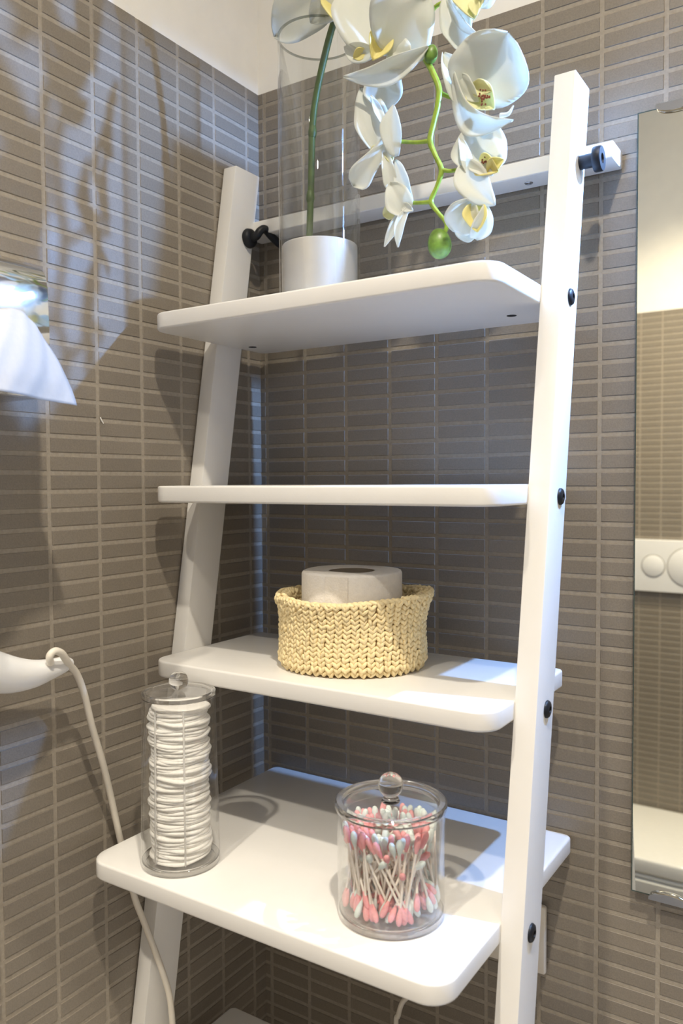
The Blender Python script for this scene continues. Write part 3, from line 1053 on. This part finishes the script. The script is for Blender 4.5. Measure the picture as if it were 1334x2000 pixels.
# ------------------------------------------------------------------ vase, pot and orchid
S1 = SHELVES[0][2]
vc = (10.07, -7.1)
VT = 24.7
va = empty('glass_vase', (vc[0], vc[1], S1), label='tall clear glass cylinder vase on the top shelf', cat='vase')
lathe_obj('cylinder', [(0.0, S1 + 0.01), (2.28, S1 + 0.01), (2.34, S1 + 0.08), (2.34, VT - 0.03), (2.31, VT), (2.24, VT), (2.22, VT - 0.03), (2.22, S1 + 0.22), (0.0, S1 + 0.22)], vc, VASEG, va, n=80)
lathe_obj('rim', [(2.215, VT - 0.06), (2.345, VT - 0.06), (2.345, VT + 0.01), (2.215, VT + 0.01)], vc, thin_clear('vase_rim', (0.66, 0.68, 0.66), 1.5), va, n=80, closed=True)
pt = empty('flower_pot', (vc[0], vc[1], S1 + 0.24), label='plain white cylindrical pot inside the glass vase', cat='pot')
PT = 12.95
lathe_obj('pot', [(0.0, S1 + 0.25), (2.12, S1 + 0.25), (2.17, S1 + 0.32), (2.17, PT - 0.05), (2.13, PT), (1.95, PT), (1.92, PT - 0.05), (1.92, PT - 0.6), (0.0, PT - 0.6)], vc, POTM, pt, n=72)

orc = empty('orchid', (vc[0], vc[1], PT - 0.5), label='white orchid with yellow lips arching out of the glass vase', cat='orchid')


def A(px, py, y):
    return atY(px, py, y)


stem_pts = [Vector((A(603, 470, -7.1).x, -7.1, PT - 0.55))] + [A(*q) for q in ((605, 440, -7.1), (608, 340, -7.1), (610, 250, -7.15), (617, 190, -7.2), (634, 110, -7.4), (650, 50, -7.6), (668, 0, -7.8), (700, -55, -8.1), (750, -85, -8.3), (800, -70, -8.4), (832, -20, -8.4))]
tube_obj('stem', stem_pts, [0.20, 0.19, 0.19, 0.20, 0.19, 0.20, 0.19, 0.18, 0.17, 0.16, 0.15, 0.14], STEMM, orc, n=12)
for q in ((610, 258, -7.15), (606, 385, -7.1)):
    c = A(*q)
    tube_obj('node', [c + Vector((0, 0, -0.32)), c + Vector((0, 0, -0.1)), c + Vector((0.01, 0, 0.12)), c + Vector((0.02, 0, 0.35))], [0.19, 0.245, 0.235, 0.19], STEMM, orc, n=12)
tube_obj('flower_stalk', [A(*q) for q in ((832, -20, -8.4), (838, 30, -8.4), (828, 75, -8.5), (826, 105, -8.7), (842, 135, -8.9), (857, 172, -9.0), (855, 205, -9.0), (847, 240, -9.0), (840, 275, -9.0), (850, 303, -9.0), (862, 332, -9.0), (853, 365, -9.0), (842, 394, -9.0), (857, 417, -9.0), (872, 436, -9.0), (869, 456, -9.0))],
         [0.15, 0.15, 0.15, 0.15, 0.155, 0.155, 0.145, 0.135, 0.15, 0.12, 0.135, 0.11, 0.13, 0.10, 0.12, 0.10], RACHIS, orc, n=10)
for a in ([(840, 275, -9), (812, 278, -8.8), (778, 276, -8.6)], [(862, 332, -9), (880, 334, -8.9), (905, 329, -8.8)],
          [(842, 394, -9), (820, 396, -8.8), (788, 396, -8.6)], [(872, 436, -9), (882, 434, -8.9), (893, 428, -8.8)],
          [(857, 180, -9), (880, 190, -8.7), (905, 192, -8.5)], [(838, 30, -8.4), (852, 12, -8.5), (872, 2, -8.5)], [(826, 105, -8.7), (800, 95, -8.8), (770, 85, -8.9)]):
    tube_obj('pedicel', [A(*q) for q in a], [0.12, 0.10, 0.10], RACHIS, orc, n=8)


def bud(px, py, y, r, sz, tilt=0.0):
    c = A(px, py, y)
    v, f = ball((0, 0, 0), r, 18, 14, sz)
    out = []
    for p in v:
        a = math.atan2(p[1], p[0])
        k = 1 - 0.07 * abs(math.sin(1.5 * a))
        z = p[2]
        k *= 1 - 0.10 * z / (r * sz)
        x, yy = p[0] * k, p[1] * k
        out.append((c.x + x * math.cos(tilt) + z * math.sin(tilt), c.y + yy, c.z - x * math.sin(tilt) + z * math.cos(tilt)))
    bm = bm_of(out, f)
    bmesh.ops.remove_doubles(bm, verts=bm.verts, dist=1e-4)
    from_bm('bud', bm, BUDM, orc, smooth='all')


bud(858, 476, -9.0, 0.62, 1.22, -0.12)
bud(842, 106, -9.0, 0.34, 1.35, 0.2)


def petal_geo(base, tip, width, bend=0.0, tilt=0.0, cup=0.25, side=0.0, prof='oval', wave=0.04, nu=16, nv=11, seed=0):
    """a curved petal blade from base to tip. bend: sagitta along the blade towards the viewer; tilt: turn of the
    blade about its own axis (degrees); cup: how far the edges fold forward; side: sideways bow of the midline"""
    base, tip = Vector(base), Vector(tip)
    t = (tip - base)
    L_ = t.length
    t = t / L_
    view = (EYE - (base + tip) / 2).normalized()
    s_ = t.cross(view).normalized()
    n_ = s_.cross(t).normalized()
    if tilt:
        q = Matrix.Rotation(math.radians(tilt), 3, t)
        s_, n_ = q @ s_, q @ n_
    rr = random.Random(seed)
    ph = rr.uniform(0, 6.28)
    V_, F_ = [], []
    for i in range(nu + 1):
        u = i / nu
        mid = base + t * (L_ * u) + n_ * (bend * 4 * u * (1 - u) * L_) + s_ * (side * 4 * u * (1 - u) * L_)
        if prof == 'round':
            w = math.sin(math.pi * min(1, (u * 0.97 + 0.03)) ** 0.82) ** 0.62
        elif prof == 'point':
            w = (math.sin(math.pi * (u * 0.96 + 0.02)) ** 0.85) * (1 - 0.25 * u)
        elif prof == 'strap':
            w = min(1.0, 0.45 + 0.75 * u) * (1 - max(0, (u - 0.78) / 0.22) ** 2.2) ** 0.5 if u < 1 else 0.0
        else:
            w = math.sin(math.pi * (u * 0.95 + 0.045) ** 0.9) ** 0.72
        w = max(w, 0.015) * width / 2
        for j in range(nv + 1):
            q = -1 + 2 * j / nv
            wv = wave * width * (math.sin(5 * u + 3.1 * q + ph) + 0.45 * math.sin(13 * u - 2.3 * q + 2 * ph) * u) * abs(q) ** 1.6
            crease = -0.05 * width * (1 - abs(q)) ** 4
            V_.append(mid + s_ * (w * q * (1 + 0.05 * math.sin(9 * u + ph + (2 if q > 0 else 0)))) + n_ * (cup * w * q * q + wv + crease))
    for i in range(nu):
        for j in range(nv):
            a = i * (nv + 1) + j
            F_.append([a, a + 1, a + nv + 2, a + nv + 1])
    return V_, F_


PXV = 44.0 / F_PX            # courses per pixel at the flowers


def flower(lip, petals, tails=(), specks=None):
    """lip: list of petal parameter dicts for the yellow lip; petals: white blades"""
    V_, F_ = join([petal_geo(A(*l['b']), A(*l['t']), l['w'] * PXV, l.get('bend', 0), l.get('tilt', 0), l.get('cup', 0.6), l.get('side', 0), l.get('prof', 'oval'), 0.03, 10, 8, 3) for l in lip])
    fo = mk('flower', V_, F_, LIPY if not lip[0].get('pale') else LIPW, orc, smooth='all', label='white orchid flower with yellow lip')
    md = fo.modifiers.new('thickness', 'SOLIDIFY')
    md.thickness = 0.05 * S
    for i, p in enumerate(petals):
        v_, f_ = petal_geo(A(*p['b']), A(*p['t']), p['w'] * PXV, p.get('bend', 0.06), p.get('tilt', 0), p.get('cup', 0.22), p.get('side', 0), p.get('prof', 'oval'), p.get('wave', 0.075), seed=i + int(p['b'][0]))
        po = mk('petal', v_, f_, PETAL, fo, smooth='all')
        md = po.modifiers.new('thickness', 'SOLIDIFY')
        md.thickness = 0.035 * S
    for tl in tails:
        tube_obj('tendril', [A(*q) for q in tl], [0.13, 0.09, 0.03], PETAL, fo, n=8)
    if specks:
        sp = []
        rr = random.Random(5)
        for k in range(specks[3]):
            c = A(specks[0] + rr.gauss(0, specks[4]), specks[1] + rr.gauss(0, specks[4]), specks[2])
            sp.append(ball(c, 0.05, 6, 4))
        mk('speckles', *join(sp), SPECK, fo, kind='stuff')


# big open bloom beside the right-hand rail
flower([dict(b=(920, 170, -8.7), t=(964, 212, -9.1), w=46, bend=-0.1, cup=0.8, pale=1), dict(b=(925, 168, -8.8), t=(958, 178, -9.2), w=26, cup=0.6)],
       [dict(b=(922, 196, -8.6), t=(992, 64, -8.9), w=142, prof='round', cup=0.16, bend=-0.05, side=0.02),
        dict(b=(905, 214, -8.7), t=(866, 104, -8.9), w=52, prof='point', tilt=20, cup=0.3, side=0.02),
        dict(b=(884, 148, -9.3), t=(1000, 236, -9.5), w=46, prof='oval', side=0.24, tilt=24, cup=0.35, bend=0.04),
        dict(b=(900, 148, -9.1), t=(935, 198, -8.9), w=30, tilt=30, cup=0.3)],
       tails=[((978, 226, -9.4), (993, 222, -9.5), (1003, 206, -9.5))], specks=(944, 190, -9.25, 26, 6))
# bloom below it
flower([dict(b=(935, 318, -8.9), t=(972, 335, -9.3), w=36, cup=0.8, bend=0.05), dict(b=(955, 340, -9.2), t=(984, 312, -9.3), w=22, cup=0.5, side=-0.2, pale=1)],
       [dict(b=(935, 340, -8.7), t=(942, 228, -8.6), w=98, prof='round', cup=0.12, bend=-0.04),
        dict(b=(916, 345, -9.0), t=(897, 268, -9.0), w=24, tilt=35, cup=0.3),
        dict(b=(906, 318, -9.1), t=(966, 400, -9.3), w=56, side=0.08, cup=0.25, bend=0.06),
        dict(b=(920, 326, -9.1), t=(962, 342, -9.3), w=26, tilt=-35, cup=0.4)],
       specks=(948, 318, -9.35, 14, 5))
# half-open bloom by the bud
flower([dict(b=(926, 398, -9.2), t=(932, 452, -9.3), w=40, cup=0.9, bend=-0.05)],
       [dict(b=(897, 456, -9.0), t=(922, 388, -9.3), w=60, prof='round', cup=0.55, bend=0.12, side=-0.10),
        dict(b=(925, 466, -9.0), t=(948, 398, -9.3), w=34, prof='round', cup=0.5, bend=0.12, side=0.14),
        dict(b=(888, 440, -8.8), t=(946, 440, -8.8), w=56, prof='round', cup=0.3, bend=-0.06)])
# drooping bloom seen from the side
flower([dict(b=(775, 408, -8.7), t=(748, 420, -8.8), w=24, cup=0.7, pale=1)],
       [dict(b=(793, 420, -8.7), t=(762, 358, -9.0), w=50, prof='round', cup=0.4, bend=0.1),
        dict(b=(772, 312, -8.6), t=(806, 396, -8.6), w=36, tilt=25, cup=0.3, prof='point'),
        dict(b=(780, 416, -8.8), t=(751, 482, -8.9), w=20, prof='point', cup=0.4),
        dict(b=(800, 400, -8.7), t=(777, 483, -8.8), w=21, prof='point', cup=0.4, side=0.1),
        dict(b=(783, 400, -8.8), t=(806, 412, -8.8), w=16, cup=0.3)])
# long-petalled bloom seen from behind
flower([dict(b=(752, 290, -8.6), t=(720, 308, -8.8), w=26, cup=0.6, pale=1), dict(b=(758, 292, -8.6), t=(764, 318, -8.8), w=16, cup=0.5)],
       [dict(b=(734, 292, -8.7), t=(704, 172, -8.8), w=66, prof='oval', cup=0.18, bend=0.06, side=0.06),
        dict(b=(752, 215, -8.4), t=(746, 122, -8.2), w=74, prof='round', cup=0.2),
        dict(b=(772, 306, -8.8), t=(768, 204, -9.0), w=40, cup=0.35, tilt=-20, side=-0.03),
        dict(b=(748, 244, -8.9), t=(724, 186, -9.0), w=18, tilt=30, cup=0.3),
        dict(b=(758, 272, -8.9), t=(690, 364, -9.1), w=44, prof='strap', cup=0.25, bend=0.05),
        dict(b=(752, 290, -8.8), t=(764, 372, -8.7), w=26, prof='strap', cup=0.3)])
# large bloom hanging over the vase rim
flower([dict(b=(752, 62, -9.4), t=(728, 116, -9.9), w=44, cup=0.8), dict(b=(715, 100, -9.6), t=(690, 112, -9.8), w=20, cup=0.5, pale=1)],
       [dict(b=(735, 108, -9.2), t=(722, -70, -9.0), w=150, prof='round', cup=0.14, bend=-0.03),
        dict(b=(755, 105, -9.4), t=(838, -10, -9.5), w=128, prof='round', cup=0.15, bend=0.04, side=-0.08),
        dict(b=(836, 92, -9.4), t=(670, 150, -10.0), w=46, side=-0.10, cup=0.4, bend=0.04, prof='point'),
        dict(b=(765, 95, -9.2), t=(800, 130, -9.3), w=60, prof='round', cup=0.2),
        dict(b=(735, 100, -9.5), t=(672, 92, -9.8), w=34, cup=0.4, side=-0.1)])
# bloom at the upper left, cut by the frame
flower([dict(b=(650, -20, -8.4), t=(662, 46, -8.8), w=50, cup=0.6)],
       [dict(b=(640, -20, -8.2), t=(536, 72, -8.6), w=104, prof='round', cup=0.15, bend=0.04, side=0.04),
        dict(b=(668, -30, -8.5), t=(606, 44, -8.9), w=64, prof='round', cup=0.3, bend=0.1),
        dict(b=(640, -10, -8.0), t=(640, -110, -8.0), w=110, prof='round', cup=0.2),
        dict(b=(655, 0, -8.2), t=(720, -40, -8.2), w=90, prof='round', cup=0.2)])
# bloom at the upper right
flower([dict(b=(915, -25, -8.8), t=(925, 36, -9.2), w=58, cup=0.7, pale=1), dict(b=(925, 0, -9.0), t=(930, 30, -9.3), w=18, cup=0.7)],
       [dict(b=(880, -10, -8.5), t=(900, 102, -8.6), w=60, prof='round', cup=0.15, side=-0.02),
        dict(b=(872, -12, -8.9), t=(938, 72, -9.0), w=26, tilt=50, cup=0.3, side=0.03, prof='point'),
        dict(b=(905, -10, -8.6), t=(960, -80, -8.8), w=100, prof='round', cup=0.2),
        dict(b=(930, 0, -9.0), t=(958, -5, -9.3), w=26, cup=0.3)])

# scrap of white thread stuck to the tiles under the tissue box
tube_obj('thread_scrap', [atX(196, 815, 0.1), atX(198, 820, 0.13), atX(202, 827, 0.1)], 0.035, COTTON, None, n=6, label='tiny scrap of white thread stuck to the left wall tiles', cat='thread')
